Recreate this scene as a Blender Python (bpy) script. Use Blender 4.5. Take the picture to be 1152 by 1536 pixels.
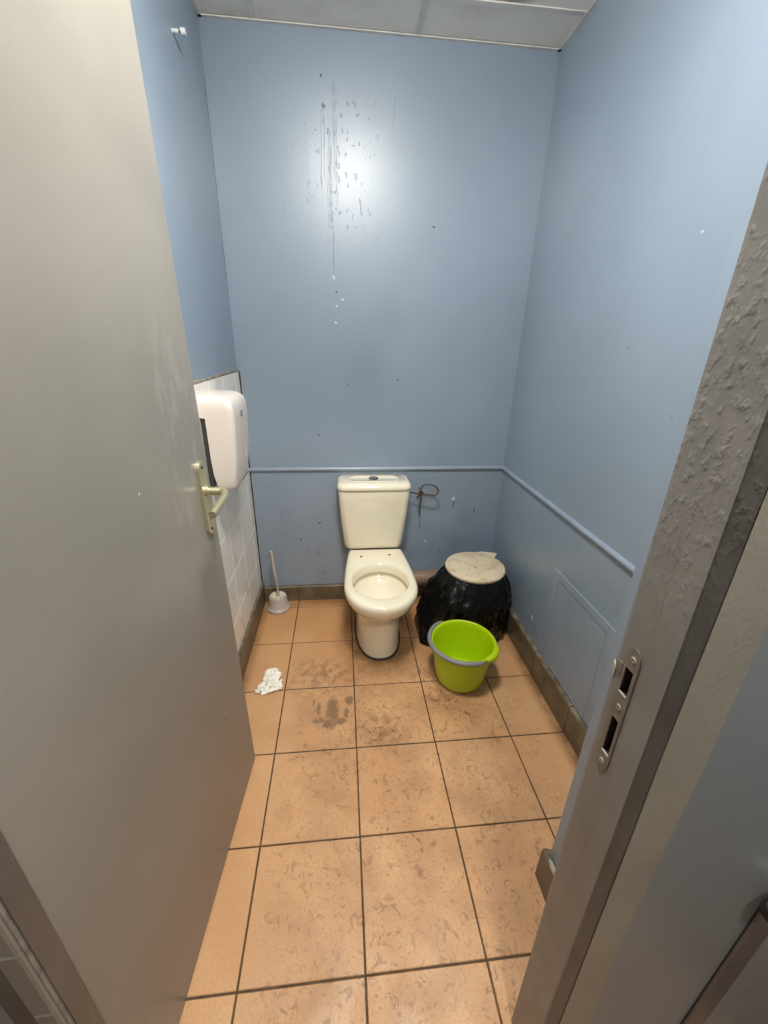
import bpy, bmesh, math, random
from mathutils import Vector, Matrix, noise as mn
for o in list(bpy.data.objects): bpy.data.objects.remove(o)
SC = bpy.context.scene
C = SC.collection
PI = math.pi

# ------------------------------------------------------------------ camera
cd = bpy.data.cameras.new('camera'); cam = bpy.data.objects.new('camera', cd); C.objects.link(cam)
fw = Vector((0.09818184, 0.91816338, -0.38384416)); rt = Vector((0.99499601, -0.09774982, 0.0206861)); up = Vector((0.01852748, 0.38395441, 0.92316615))
M = Matrix((rt, up, -fw)).transposed().to_4x4(); M.translation = Vector((0.27731, -0.49348, 1.45185))
cam.matrix_world = M
cd.sensor_fit = 'VERTICAL'; cd.sensor_height = 24; cd.sensor_width = 18; cd.lens = 612.688/1536*24; cd.clip_start = 0.02
SC.camera = cam
# ------------------------------------------------------------------ world, lamps, exposure
w = bpy.data.worlds.new('world'); SC.world = w; w.use_nodes = True
w.node_tree.nodes['Background'].inputs[0].default_value = (0.8, 0.9, 1, 1); w.node_tree.nodes['Background'].inputs[1].default_value = 0.05
SC.view_settings.view_transform = 'Standard'; SC.view_settings.look = 'None'
SC.view_settings.exposure = 0.0; SC.view_settings.gamma = 1; SC.view_settings.use_curve_mapping = False
LAMP_ROOM = dict(pos=(0.36, 0.36, 2.539), r=0.135, color=(1, 0.955, 0.89), strength=172.0)
LAMP_HALL = dict(pos=(0.55, -1.05, 2.539), r=0.115, color=(1, 0.95, 0.87), strength=170.0)

XL, XR, YB, ZC = -0.2185, 1.171, 1.6375, 2.539     # cubicle: left, right, back wall, ceiling
YF = -0.19                                          # hall side of the partition
T = 0.31                                            # floor tile pitch

# ------------------------------------------------------------------ helpers
def L(r, g, b):
    f = lambda c: (c/255/12.92) if c/255 <= 0.04045 else ((c/255+0.055)/1.055)**2.4
    return (f(r), f(g), f(b), 1)

class Mat:
    def __init__(s, name, rough=0.5, metal=0.0, spec=0.5, coat=0.0):
        s.m = bpy.data.materials.new(name); s.m.use_nodes = True; s.t = s.m.node_tree
        s.b = s.t.nodes['Principled BSDF']; s.b.inputs['Roughness'].default_value = rough
        s.b.inputs['Metallic'].default_value = metal; s.b.inputs['Specular IOR Level'].default_value = spec
        s.b.inputs['Coat Weight'].default_value = coat; s.h = None
        s.pos = s.t.nodes.new('ShaderNodeNewGeometry').outputs['Position']
    def n(s, typ, ins=None, out=0, **kw):
        nd = s.t.nodes.new('ShaderNode'+typ)
        for k, v in kw.items(): setattr(nd, k, v)
        for k, v in (ins or {}).items(): s.link(nd.inputs[k], v)
        return nd.outputs[out]
    def link(s, sock, v):
        if isinstance(v, bpy.types.NodeSocket): s.t.links.new(v, sock)
        elif isinstance(v, (int, float)) and sock.type in ('VECTOR',): sock.default_value = (v, v, v)
        else: sock.default_value = v
    def m2(s, op, a, b=0.0, c=0.0, clamp=False): return s.n('Math', {0: a, 1: b, 2: c}, operation=op, use_clamp=clamp)
    def vscale(s, v, sc): return s.n('VectorMath', {0: v, 1: sc}, operation='MULTIPLY')
    def noise(s, scale=5, detail=3, rough=0.5, dist=0.0, vec=None, stretch=None):
        v = vec if vec is not None else s.pos
        if stretch: v = s.vscale(v, stretch)
        return s.n('TexNoise', {'Vector': v, 'Scale': scale, 'Detail': detail, 'Roughness': rough, 'Distortion': dist}, out='Fac')
    def ramp(s, f, a, b, lo=0.0, hi=1.0):
        return s.n('MapRange', {'Value': f, 'From Min': a, 'From Max': b, 'To Min': lo, 'To Max': hi}, interpolation_type='SMOOTHSTEP')
    def mix(s, f, a, b):
        nd = s.t.nodes.new('ShaderNodeMix'); nd.data_type = 'RGBA'
        s.link(nd.inputs[0], f); s.link(nd.inputs[6], a); s.link(nd.inputs[7], b); return nd.outputs[2]
    def xyz(s):
        nd = s.t.nodes.new('ShaderNodeSeparateXYZ'); s.t.links.new(s.pos, nd.inputs[0]); return nd.outputs
    def color(s, c): s.link(s.b.inputs['Base Color'], c); return s
    def rough(s, c): s.link(s.b.inputs['Roughness'], c); return s
    def height(s, h): s.h = h if s.h is None else s.m2('ADD', s.h, h)
    def bump(s, strength=0.3, dist=0.001):
        o = s.n('Bump', {'Strength': strength, 'Distance': dist, 'Height': s.h}); s.t.links.new(o, s.b.inputs['Normal']); return s
    def spots(s, lst, soft=0.35, vec=None):
        r = None
        wob = s.n('VectorMath', {0: s.n('TexNoise', {'Vector': s.pos, 'Scale': 60.0, 'Detail': 2.0}, out='Color'), 1: (0.5, 0.5, 0.5)}, operation='SUBTRACT')
        p = s.n('VectorMath', {0: wob, 1: (0.02, 0.02, 0.02), 2: s.pos}, operation='MULTIPLY_ADD')
        for it in lst:
            x, y, z, rad = it[:4]; st = it[4] if len(it) > 4 else (1, 1, 1)
            d = s.n('VectorMath', {0: p, 1: (-x, -y, -z)}, operation='ADD')
            d = s.n('VectorMath', {0: d, 1: st}, operation='MULTIPLY')
            d = s.n('VectorMath', {0: d}, out='Value', operation='LENGTH')
            f = s.ramp(d, rad*(1+soft), rad*(1-soft))
            r = f if r is None else s.m2('MAXIMUM', r, f)
        return r

def simple(name, rgb, rough=0.5, metal=0.0, spec=0.5, var=0.12, vs=6.0, bump=0.0, bs=200.0, coat=0.0):
    k = Mat(name, rough, metal, spec, coat); a = L(*rgb)
    d = tuple(c*(1-var) for c in a[:3])+(1,); e = tuple(min(1, c*(1+var)) for c in a[:3])+(1,)
    k.color(k.mix(k.ramp(k.noise(vs, 4), 0.35, 0.65), d, e))
    if bump: k.height(k.noise(bs, 2)); k.bump(bump, 0.001)
    return k.m

BLUE = (139, 155, 171)
def wall_paint(name, rgb=BLUE, extra=None, rough=0.38):
    k = Mat(name, rough, spec=0.95); a = L(*rgb); X, Y, Z = k.xyz()
    c = k.mix(k.ramp(k.noise(1.7, 4), 0.3, 0.7), tuple(v*0.93 for v in a[:3])+(1,), tuple(v*1.05 for v in a[:3])+(1,))
    # scuffs and grime low down, an old stain that belongs to the paint
    g = k.m2('MULTIPLY', k.ramp(k.noise(9, 6, 0.65), 0.5, 0.72), k.ramp(Z, 1.0, 0.2, 0, 0.35))
    c = k.mix(g, c, L(92, 92, 88))
    sp = k.ramp(k.noise(75, 1, 0.4), 0.80, 0.83, 0, 0.6)
    c = k.mix(sp, c, L(70, 70, 72))
    k.height(k.m2('MULTIPLY', k.noise(120, 2), 0.5)); k.height(k.m2('MULTIPLY', k.noise(18, 3, stretch=(1, 1, 0.5)), 1.2))
    if extra: c = extra(k, c, X, Y, Z)
    k.color(c); k.bump(0.35, 0.0012)
    return k.m

def back_extra(k, c, X, Y, Z):
    wob = k.m2('MULTIPLY', k.m2('SUBTRACT', k.noise(14, 3, stretch=(0.2, 0.2, 1)), 0.5), 0.016)
    x = k.m2('ADD', X, wob); tot = None
    for x0, z0, z1, wd, st in ((0.268, 2.07, 2.40, .0022, .5), (0.276, 2.0, 2.38, .0018, .5), (0.262, 2.2, 2.40, .0018, .4), (0.253, 1.74, 2.20, .0026, .75), (0.246, 1.95, 2.25, .0022, .5),
                            (0.237, 1.86, 2.18, .0018, .4), (0.215, 2.06, 2.32, .0022, .4), (0.510, 2.24, 2.40, .0018, .4), (0.16, 1.9, 2.2, .0012, .25), (0.228, 2.1, 2.3, .003, .35), (0.05, 1.85, 2.1, .0014, .25)):
        a = k.ramp(k.m2('ABSOLUTE', k.m2('SUBTRACT', x, x0)), wd*1.5, wd*0.4, 0, st*.75)
        b = k.m2('MULTIPLY', k.ramp(Z, z0-0.05, z0+0.02), k.ramp(Z, z1+0.02, z1-0.03))
        m = k.m2('MULTIPLY', a, b); tot = m if tot is None else k.m2('MAXIMUM', tot, m)
    tot = k.m2('MULTIPLY', tot, k.ramp(k.noise(40, 2), 0.35, 0.55, 0.25, 1))
    area = k.m2('MULTIPLY', k.ramp(k.m2('ABSOLUTE', k.m2('SUBTRACT', X, 0.29)), 0.22, 0.05), k.m2('MULTIPLY', k.ramp(Z, 1.78, 2.0), k.ramp(Z, 2.42, 2.25)))
    spk = k.m2('MULTIPLY', k.ramp(k.noise(55, 3, 0.5, stretch=(1, 1, 0.55)), 0.615, 0.66, 0, 0.8), area)
    tot = k.m2('MAXIMUM', tot, spk)
    k.height(k.m2('MULTIPLY', tot, 2.0))
    c = k.mix(k.m2('MULTIPLY', tot, 0.75), c, L(70, 76, 84))
    dk = k.spots([(0.227, YB, 2.312, 0.0065), (0.262, YB, 1.66, 0.004), (0.697, YB, 1.93, 0.005), (0.84, YB, 0.305, 0.005), (0.22, YB, 2.40, 0.005), (0.31, YB, 1.25, .004), (0.56, YB, 1.28, .004),
                  (0.16, YB, 1.0, .005), (0.905, YB, 0.60, 0.005, (1, 1, 0.3)), (1.03, YB, 0.56, 0.004, (1, 1, .3)), (0.03, YB, 0.4, .006), (0.14, YB, 0.5, .005)])
    c = k.mix(dk, c, L(45, 46, 50))
    lt = k.spots([(0.901, YB, 0.635, 0.010), (0.75, YB, 0.37, 0.006), (0.253, YB, 1.72, 0.005, (1, 1, .6)), (0.262, YB, 1.60, .005), (0.29, YB, 1.63, .004), (0.254, YB, 1.53, .005)])
    k.height(k.m2('MULTIPLY', lt, 3.0))
    c = k.mix(k.m2('MULTIPLY', lt, 0.8), c, L(215, 218, 220))
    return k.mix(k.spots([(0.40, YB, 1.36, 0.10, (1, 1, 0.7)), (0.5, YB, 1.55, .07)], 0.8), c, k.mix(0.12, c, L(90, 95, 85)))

def left_extra(k, c, X, Y, Z):
    a = k.m2('MULTIPLY', k.ramp(Y, YB-0.014, YB-0.011), k.ramp(Y, YB-0.004, YB-0.007))
    b = k.m2('MULTIPLY', k.m2('MULTIPLY', k.ramp(Z, 1.55, 1.75), k.ramp(Z, 2.38, 2.34)), k.ramp(k.noise(25, 2, stretch=(0.1, 0.1, 1)), 0.3, 0.5, 0.3, 1))
    return k.mix(k.m2('MULTIPLY', a, b), c, L(48, 54, 62))
def right_extra(k, c, X, Y, Z):
    lt = k.spots([(XR, 1.048, 0.240, 0.012), (XR, 0.62, 1.72, .004)]); k.height(k.m2('MULTIPLY', lt, 3.0))
    c = k.mix(lt, c, L(205, 210, 212))
    dk = k.spots([(XR, 0.55, 1.28, 0.006), (XR, 0.50, 1.24, .006, (1, .4, 1)), (XR, .8, 1.45, .005), (XR, .7, 1.1, .006), (XR, 0.72, 0.36, 0.05, (1, 1, .6))], 0.6)
    return k.mix(k.m2('MULTIPLY', dk, 0.3), c, L(70, 74, 76))

M_BACK = wall_paint('blue_wall_paint_back', extra=back_extra)
M_LEFT = wall_paint('blue_wall_paint_left', extra=left_extra)
M_RIGHT = wall_paint('blue_wall_paint_right', extra=right_extra)
M_WALL = wall_paint('blue_wall_paint')
M_RAIL = simple('blue_rail_paint', (142, 155, 171), 0.3, var=0.05)
M_HATCH = simple('blue_hatch_paint', (141, 153, 168), 0.4, var=0.05, bump=0.15)

def floor_mat():
    k = Mat('terracotta_floor_tile', 0.42); X, Y, Z = k.xyz()
    c = k.mix(k.ramp(k.noise(3, 4), 0.3, 0.7), L(204, 155, 108), L(220, 174, 127))
    c = k.mix(k.ramp(k.noise(160, 2), 0.35, 0.65, 0, 0.35), c, L(188, 140, 94))
    inx = k.m2('MULTIPLY', k.ramp(X, -0.02, 0.10), k.ramp(X, 1.15, 0.85))
    iny = k.ramp(Y, 1.28, 0.95)
    traf = k.m2('MULTIPLY', inx, iny)
    base = k.ramp(k.noise(4.5, 3), 0.35, 0.65, 0.55, 1.0)
    s1 = k.ramp(k.noise(24, 6, 0.70, 1.2), 0.565, 0.64)
    s2 = k.ramp(k.noise(70, 5, 0.66, 1.2, stretch=(1, 0.75, 1)), 0.56, 0.64)
    s = k.m2('MAXIMUM', k.m2('MULTIPLY', s1, 0.75), k.m2('MULTIPLY', s2, 0.6))
    s = k.m2('MULTIPLY', s, k.m2('MULTIPLY', traf, base))
    c = k.mix(k.m2('MULTIPLY', traf, k.ramp(k.noise(7, 4), 0.35, 0.7, 0, 0.42)), c, L(160, 118, 84))
    c = k.mix(k.m2('MULTIPLY', s, 0.75), c, L(92, 54, 24))
    # the wet muddy smear in front of the toilet, with its fingers
    sm = k.spots([(0.215, 0.80, 0, 0.034, (1.25, 0.45, 1)), (0.205, 0.735, 0, 0.030, (1, 1.1, 1)), (0.250, 0.745, 0, 0.016, (.7, 1, 1)), (0.272, 0.785, 0, 0.011, (1, .4, 1)), (0.285, 0.85, 0, 0.018, (1, .7, 1)), (0.155, 0.815, 0, 0.009, (1, .3, 1)), (0.132, 0.845, 0, 0.006, (1, .3, 1)),
                  (0.158, 0.755, 0, 0.014, (.5, 1, 1))], 0.3)
    sm = k.m2('MULTIPLY', sm, k.ramp(k.noise(40, 5), 0.3, 0.55, 0.45, 1))
    c = k.mix(k.m2('MULTIPLY', sm, 0.72), c, L(104, 84, 62))
    hz = k.spots([(0.17, 1.0, 0, 0.12, (0.8, 1.2, 1)), (0.42, 0.70, 0, 0.08), (0.70, .83, 0, 0.07), (0.63, 0.98, 0, 0.05)], 0.7)
    c = k.mix(k.m2('MULTIPLY', hz, k.ramp(k.noise(26, 6, 0.65), 0.42, 0.62, 0, 0.55)), c, L(105, 78, 54))
    dots = k.m2('MULTIPLY', k.spots([(0.70, 0.86, 0, 0.10), (0.42, .72, 0, .13)], 0.5), k.ramp(k.noise(75, 2), 0.62, 0.66))
    c = k.mix(k.m2('MULTIPLY', dots, 0.7), c, L(70, 50, 34))
    # patchy brown along the walls, grime round the toilet foot
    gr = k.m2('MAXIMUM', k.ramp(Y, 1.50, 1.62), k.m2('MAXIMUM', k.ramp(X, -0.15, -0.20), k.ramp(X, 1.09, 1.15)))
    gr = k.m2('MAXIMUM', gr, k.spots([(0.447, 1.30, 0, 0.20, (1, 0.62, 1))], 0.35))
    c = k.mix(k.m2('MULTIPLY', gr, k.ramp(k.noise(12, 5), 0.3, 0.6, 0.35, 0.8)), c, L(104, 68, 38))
    c = k.mix(k.ramp(Y, 0.9, 1.5, 0, 0.35), c, L(196, 138, 76))  # deeper orange towards the back wall, mostly fading light put into the colour
    k.color(c); k.rough(k.ramp(k.noise(9, 4), 0.3, 0.7, 0.34, 0.55))
    k.height(k.noise(220, 3)); k.height(k.m2('MULTIPLY', k.noise(35, 3), 0.6)); k.bump(0.3, 0.0008)
    return k.m
M_FLOOR = floor_mat()
M_GROUT = simple('dark_grout', (84, 66, 46), 0.85, var=0.25, vs=20)
def wtile():
    k = Mat('white_wall_tile', 0.16)
    st = k.n('TexWave', {'Vector': k.pos, 'Scale': 26.0, 'Distortion': 2.0, 'Detail': 2.0, 'Detail Scale': 1.0}, out='Fac', wave_type='BANDS', bands_direction='Y')
    c = k.mix(k.ramp(st, 0.2, 0.9, 0, 0.22), L(244, 240, 232), L(212, 205, 198))
    c = k.mix(k.ramp(k.noise(9, 5), 0.52, 0.75, 0, 0.35), c, L(170, 150, 125))
    k.color(c); k.height(k.noise(9, 2)); k.bump(0.15, 0.002); return k.m
M_WTILE = wtile()
M_WGROUT = simple('grey_tile_grout', (128, 120, 110), 0.8, var=0.3, vs=30)
def skirt():
    k = Mat('brown_skirting_tile', 0.45); X, Y, Z = k.xyz()
    c = k.mix(k.ramp(k.noise(14, 5), 0.3, 0.7), L(92, 80, 62), L(116, 104, 82))
    c = k.mix(k.m2('MULTIPLY', k.ramp(Z, 0.118, 0.14), k.ramp(k.noise(24, 5), 0.42, 0.6, 0, 0.5)), c, L(150, 146, 132))
    k.color(c); k.height(k.noise(60, 3)); k.bump(0.3, 0.001); return k.m
M_SKIRT = skirt()
def ceil_m():
    k = Mat('ceiling_panel', 0.8)
    c = k.mix(k.ramp(k.noise(3, 5, 0.6), 0.45, 0.75, 0, 0.6), L(243, 240, 233), L(210, 204, 192))
    c = k.mix(k.spots([(0.88, 1.40, ZC, 0.035, (0.5, 1.3, 1))], 0.7), c, L(128, 118, 106))
    k.color(c); k.height(k.noise(150, 3)); k.bump(0.3, 0.002); return k.m
M_CEIL = ceil_m()
M_TBAR = simple('ceiling_grid_paint', (222, 219, 211), 0.5, var=0.1)
def door_m():
    k = Mat('grey_door_paint', 0.33); X, Y, Z = k.xyz()
    c = k.mix(k.ramp(k.noise(2.2, 4), 0.3, 0.7), L(136, 132, 123), L(147, 143, 134))
    c = k.mix(k.m2('MULTIPLY', k.ramp(Z, 0.7, 0.15), k.ramp(k.noise(4, 4), 0.3, 0.6, 0.2, 0.6)), c, L(128, 116, 104))
    c = k.mix(k.m2('MULTIPLY', k.spots([(-0.09, 0.50, 1.2, 0.13, (1, 1, 0.5))], 0.7), k.ramp(k.noise(34, 5, stretch=(1, 1, 0.4)), 0.5, 0.68, 0, 0.2)), c, L(195, 198, 192))
    c = k.mix(k.spots([(-0.105, 0.189, 1.326, 0.004), (-0.10, 0.27, 1.18, .0025)]), c, L(230, 230, 225))
    c = k.mix(k.spots([(-0.085, 0.44, 0.40, 0.004)]), c, L(50, 45, 40))
    k.color(c); k.height(k.noise(90, 2)); k.height(k.m2('MULTIPLY', k.noise(6, 2), 4.0)); k.bump(0.18, 0.0012); return k.m
M_DOOR = door_m()
def jamb_m(name, c0, c1, rough=0.4, lumps=True):
    k = Mat(name, rough); X, Y, Z = k.xyz()
    c = k.mix(k.ramp(k.noise(11, 4), 0.3, 0.7), L(*c0), L(*c1)); k.color(c)
    wv = k.n('TexWave', {'Vector': k.vscale(k.pos, (1, 1, 0.12)), 'Scale': 24.0, 'Distortion': 14.0, 'Detail': 1.0, 'Detail Scale': .8}, out='Fac', wave_type='RINGS')
    k.height(k.m2('MULTIPLY', wv, k.ramp(Z, 1.2, 1.0, 0.0, 0.28)))
    if lumps:
        k.height(k.m2('MULTIPLY', k.ramp(k.noise(95, 3, stretch=(1, 1, .7)), 0.45, 0.8), k.ramp(Z, 1.05, 1.4, 0.15, 2.0)))
    k.height(k.m2('MULTIPLY', k.noise(160, 2), 0.3)); k.bump(0.4, 0.0013); return k.m
M_JAMB = jamb_m('taupe_frame_paint', (124, 121, 115), (134, 130, 124))
M_JAMB2 = jamb_m('dark_taupe_frame', (82, 78, 74), (94, 90, 85))  # darker taupe for the left post and the right jamb's hall-side strip
M_BAND = simple('beige_rough_plaster_paint', (142, 136, 122), 0.36, var=0.06, bump=1.0, bs=120)
M_HALLBLUE = wall_paint('grey_blue_hall_paint', (124, 129, 130), rough=0.42)

def ceramic():
    k = Mat('cream_ceramic', 0.12, spec=0.55, coat=0.3)
    k.color(k.mix(k.ramp(k.noise(5, 3), 0.3, 0.7), L(238, 229, 203), L(244, 236, 213))); return k.m
M_CER = ceramic()
M_CHROME = simple('chrome', (190, 192, 195), 0.15, 1.0, var=0.03)
M_DARKCH = simple('dark_chrome', (80, 80, 82), 0.25, 0.9, var=0.1)
M_ALU = simple('champagne_aluminium', (196, 190, 158), 0.34, 0.75, var=0.06)
M_STEEL = simple('painted_steel_plate', (128, 120, 108), 0.38, 0.25, var=0.12, vs=40)
M_BRIGHT = simple('bare_bright_steel', (215, 215, 208), 0.3, 0.6, var=0.05)
M_DARK = simple('dark_cavity_wood', (50, 32, 22), 0.8, var=0.3, vs=50)
M_BLACKHOLE = simple('black_hole', (20, 18, 16), 0.8)
M_SEAL_GAP = simple('grimy_sealant_and_dark_gap', (52, 38, 28), 0.6, var=0.3, vs=40)  # also the dark fill of the cistern lid gap and hatch grooves
M_RUST = simple('rusty_wire', (92, 76, 64), 0.5, 0.5, var=0.25, vs=60)
M_PIPE = simple('brown_painted_pipe', (142, 118, 98), 0.4, var=0.12, vs=12)
M_CONN = simple('yellowed_plastic', (196, 170, 120), 0.5)
M_GREEN = simple('lime_plastic', (184, 214, 14), 0.32, var=0.03)
M_GREY = simple('grey_plastic_grip', (132, 132, 130), 0.45, var=0.04)
def lid_m():
    k = Mat('stained_cream_plastic', 0.5)
    c = k.mix(k.ramp(k.noise(14, 6, 0.7), 0.48, 0.66, 0, 0.7), L(224, 208, 178), L(186, 160, 122))
    c = k.mix(k.ramp(k.noise(60, 4), 0.62, 0.7, 0, 0.5), c, L(130, 104, 74)); k.color(c); return k.m
M_LID = lid_m()
M_LIDRIM = simple('cream_plastic', (222, 210, 184), 0.45, var=0.05)
def bag_m():
    k = Mat('black_bin_liner', 0.24, spec=0.35); k.color(L(9, 9, 10)); k.height(k.noise(9, 4, 0.5, 1.2)); k.height(k.m2('MULTIPLY', k.noise(38, 3, 0.5, .8), .22)); k.bump(0.75, 0.014); return k.m
M_BAG = bag_m()
M_DISP = simple('white_dispenser_plastic', (226, 216, 206), 0.3, var=0.02)
M_DISPD = simple('dark_grey_plastic', (58, 56, 54), 0.5)
M_BLUELOGO = simple('navy_print', (40, 60, 110), 0.4)
M_TISSUE = simple('tissue_paper', (252, 250, 240), 0.9, var=0.03)
M_BRUSH = simple('grey_white_plastic', (186, 178, 168), 0.35, var=0.06)
M_BRUSHL = simple('yellowed_white_plastic', (238, 228, 196), 0.4, var=0.06)
M_WHITE = simple('white_plastic', (225, 228, 226), 0.4)
M_SHADOW_STRIP = simple('dark_grey_shadow_strip', (86, 84, 84), 0.35, var=0.06)
def glow(name, col, st):
    k = Mat(name, 0.4); k.color((1, 1, 1, 1)); k.b.inputs['Emission Color'].default_value = col+(1,); k.b.inputs['Emission Strength'].default_value = st; return k.m

# ---- geometry helpers
def link(name, bm, m, parent=None, smooth=False, kind=None, mats=None):
    me = bpy.data.meshes.new(name); bmesh.ops.recalc_face_normals(bm, faces=bm.faces[:]); bm.to_mesh(me); bm.free()
    return linkme(name, me, m, parent, smooth, kind)
def linkme(name, me, m, parent=None, smooth=False, kind=None):
    if m and not me.materials: me.materials.append(m)
    if smooth:
        for p in me.polygons: p.use_smooth = True
        if smooth != 'all': me.set_sharp_from_angle(angle=math.radians(smooth if smooth is not True else 40))
    o = bpy.data.objects.new(name, me); C.objects.link(o)
    if parent: o.parent = parent; o.matrix_parent_inverse = Matrix.Translation(-parent.location) if parent.type == 'EMPTY' or parent.location.length else Matrix()
    if kind: o['kind'] = kind
    return o
def thing(name, label, cat, loc, group=None):
    o = bpy.data.objects.new(name, None); C.objects.link(o); o.location = loc; o.empty_display_size = 0.05
    o['label'] = label; o['category'] = cat
    if group: o['group'] = group
    return o
def box(bm, a, b, bev=0.0, seg=2):
    r = bmesh.ops.create_cube(bm, size=1.0); vs = r['verts']
    s = [b[i]-a[i] for i in range(3)]; c = [(b[i]+a[i])/2 for i in range(3)]
    for v in vs: v.co = Vector([v.co[i]*s[i]+c[i] for i in range(3)])
    if bev: bmesh.ops.bevel(bm, geom=list({e for v in vs for e in v.link_edges}), offset=bev, segments=seg, affect='EDGES', profile=0.5)
    return vs
def boxo(name, a, b, m, parent=None, bev=0.0, kind=None, seg=2):
    bm = bmesh.new(); box(bm, a, b, bev, seg); return link(name, bm, m, parent, smooth=False, kind=kind)
def loft(bm, rings, cap0=True, cap1=True, closed=True):
    R = [[bm.verts.new(p) for p in r] for r in rings]; n = len(R[0])
    for i in range(len(R)-1):
        for j in range(n if closed else n-1):
            k = (j+1) % n; bm.faces.new((R[i][j], R[i][k], R[i+1][k], R[i+1][j]))
    if cap0: bm.faces.new(R[0][::-1])
    if cap1: bm.faces.new(R[-1])
    return R
def lathe(bm, prof, cx, cy, seg=48, cap0=True, cap1=True):
    return loft(bm, [[(cx+r*math.cos(2*PI*i/seg), cy+r*math.sin(2*PI*i/seg), z) for i in range(seg)] for r, z in prof], cap0, cap1)
def smoothpath(pts, n=8):
    P = [Vector(p) for p in pts]; out = []
    for i in range(len(P)-1):
        a = P[max(i-1, 0)]; b = P[i]; c = P[i+1]; d = P[min(i+2, len(P)-1)]
        for k in range(n):
            t = k/n; out.append(0.5*((2*b)+(c-a)*t+(2*a-5*b+4*c-d)*t*t+(3*b-a-3*c+d)*t**3))
    return out+[P[-1]]
def tube(bm, pts, r, seg=10):
    P = [Vector(p) for p in pts]; rad = r if callable(r) else (lambda t: r); rings = []; prev = None
    for i, p in enumerate(P):
        t = (P[min(i+1, len(P)-1)]-P[max(i-1, 0)]).normalized()
        if prev is None: u = t.cross(Vector((0, 0, 1))); u = t.cross(Vector((1, 0, 0))) if u.length < 0.1 else u
        else: u = prev-t*prev.dot(t)
        u.normalize(); prev = u; v = t.cross(u); q = rad(i/(len(P)-1))
        rings.append([p+u*q*math.cos(2*PI*k/seg)+v*q*math.sin(2*PI*k/seg) for k in range(seg)])
    return loft(bm, rings)
def rrect(cx, cy, hx, hy, r, z, n=6):
    out = []
    for sx, sy, a0 in ((1, 1, 0), (-1, 1, PI/2), (-1, -1, PI), (1, -1, 3*PI/2)):
        for k in range(n+1):
            a = a0+PI/2*k/n; out.append((cx+sx*(hx-r)+r*math.cos(a), cy+sy*(hy-r)+r*math.sin(a), z))
    return out

# ================================================================== STRUCTURE
# floor: grout bed with every tile a piece of its own
floor = boxo('floor', (-1.0, -1.7, -0.06), (1.6, YB, -0.0025), M_GROUT, kind='structure')
tile_cache = {}
def tile_mesh(sx, sy, name='tile'):
    key = (round(sx, 4), round(sy, 4))
    if key not in tile_cache:
        bm = bmesh.new(); h, e = 0.006, 0.0016; hx, hy = sx/2, sy/2
        q = lambda a, b, z: [(-a, -b, z), (a, -b, z), (a, b, z), (-a, b, z)]
        loft(bm, [q(hx, hy, -h), q(hx, hy, -e), q(hx-e, hy-e, 0)])
        bmesh.ops.recalc_face_normals(bm, faces=bm.faces[:]); me = bpy.data.meshes.new(name); bm.to_mesh(me); bm.free(); me.materials.append(M_FLOOR); tile_cache[key] = me
    return tile_cache[key]
random.seed(3)
for i in range(-4, 6):
    for j in range(-6, 6):
        x0, x1, y0, y1 = i*T, (i+1)*T, j*T, (j+1)*T; g = 0.0024
        bx0, bx1 = (XL, XR) if j >= 0 else (-1.0, 1.6); by0, by1 = -1.7, YB
        x0, x1, y0, y1 = max(x0+g, bx0), min(x1-g, bx1), max(y0+g, by0), min(y1-g, by1)
        if x1-x0 < 0.01 or y1-y0 < 0.01: continue
        me = tile_mesh(x1-x0, y1-y0); o = bpy.data.objects.new('tile', me); C.objects.link(o); o.parent = floor
        o.location = ((x0+x1)/2, (y0+y1)/2, random.uniform(-0.0006, 0.0002)); o.rotation_euler = (random.uniform(-.0012, .0012), random.uniform(-.0012, .0012), random.uniform(-.002, .002))

# ceiling: suspended grid, every panel a piece
ceiling = boxo('ceiling', (-1.0, -1.7, ZC+0.02), (1.6, YB, ZC+0.06), M_TBAR, kind='structure')
xs = [-1.0, -0.62, -0.015, 0.592, 1.197, 1.6]; ys = [-1.7, -0.99, -0.38, 0.225, 0.832, 1.440, YB]
for i in range(5):
    for j in range(6):
        if j > 2 and (i == 0): continue
        bm = bmesh.new(); x0, x1, y0, y1 = xs[i]+.004, xs[i+1]-.004, ys[j]+.004, ys[j+1]-.004
        if j > 2: x0, x1 = max(x0, XL), min(x1, XR+.003)
        if x1-x0 < 0.03: continue
        box(bm, (x0, y0, ZC+0.002), (x1, y1, ZC+0.016)); link('panel', bm, M_CEIL, ceiling)
for x in xs[1:-1]: boxo('grid_bar', (x-.011, -1.7, ZC-.001), (x+.011, YB, ZC+.010), M_TBAR, ceiling) if XL < x < XR else None
for y in ys[1:-1]: boxo('grid_bar', (XL if y > 0 else -1.0, y-.011, ZC-.0015), (XR if y > 0 else 1.6, y+.011, ZC+.009), M_TBAR, ceiling)
# edge trims where ceiling meets the walls
bm = bmesh.new(); box(bm, (XL, YB-.013, ZC-.004), (XR, YB, ZC)); box(bm, (XR-.013, -0.09, ZC-.004), (XR, YB, ZC)); box(bm, (XL, -0.09, ZC-.004), (XL+.013, YB, ZC))
link('edge_angle', bm, M_TBAR, ceiling)

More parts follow.
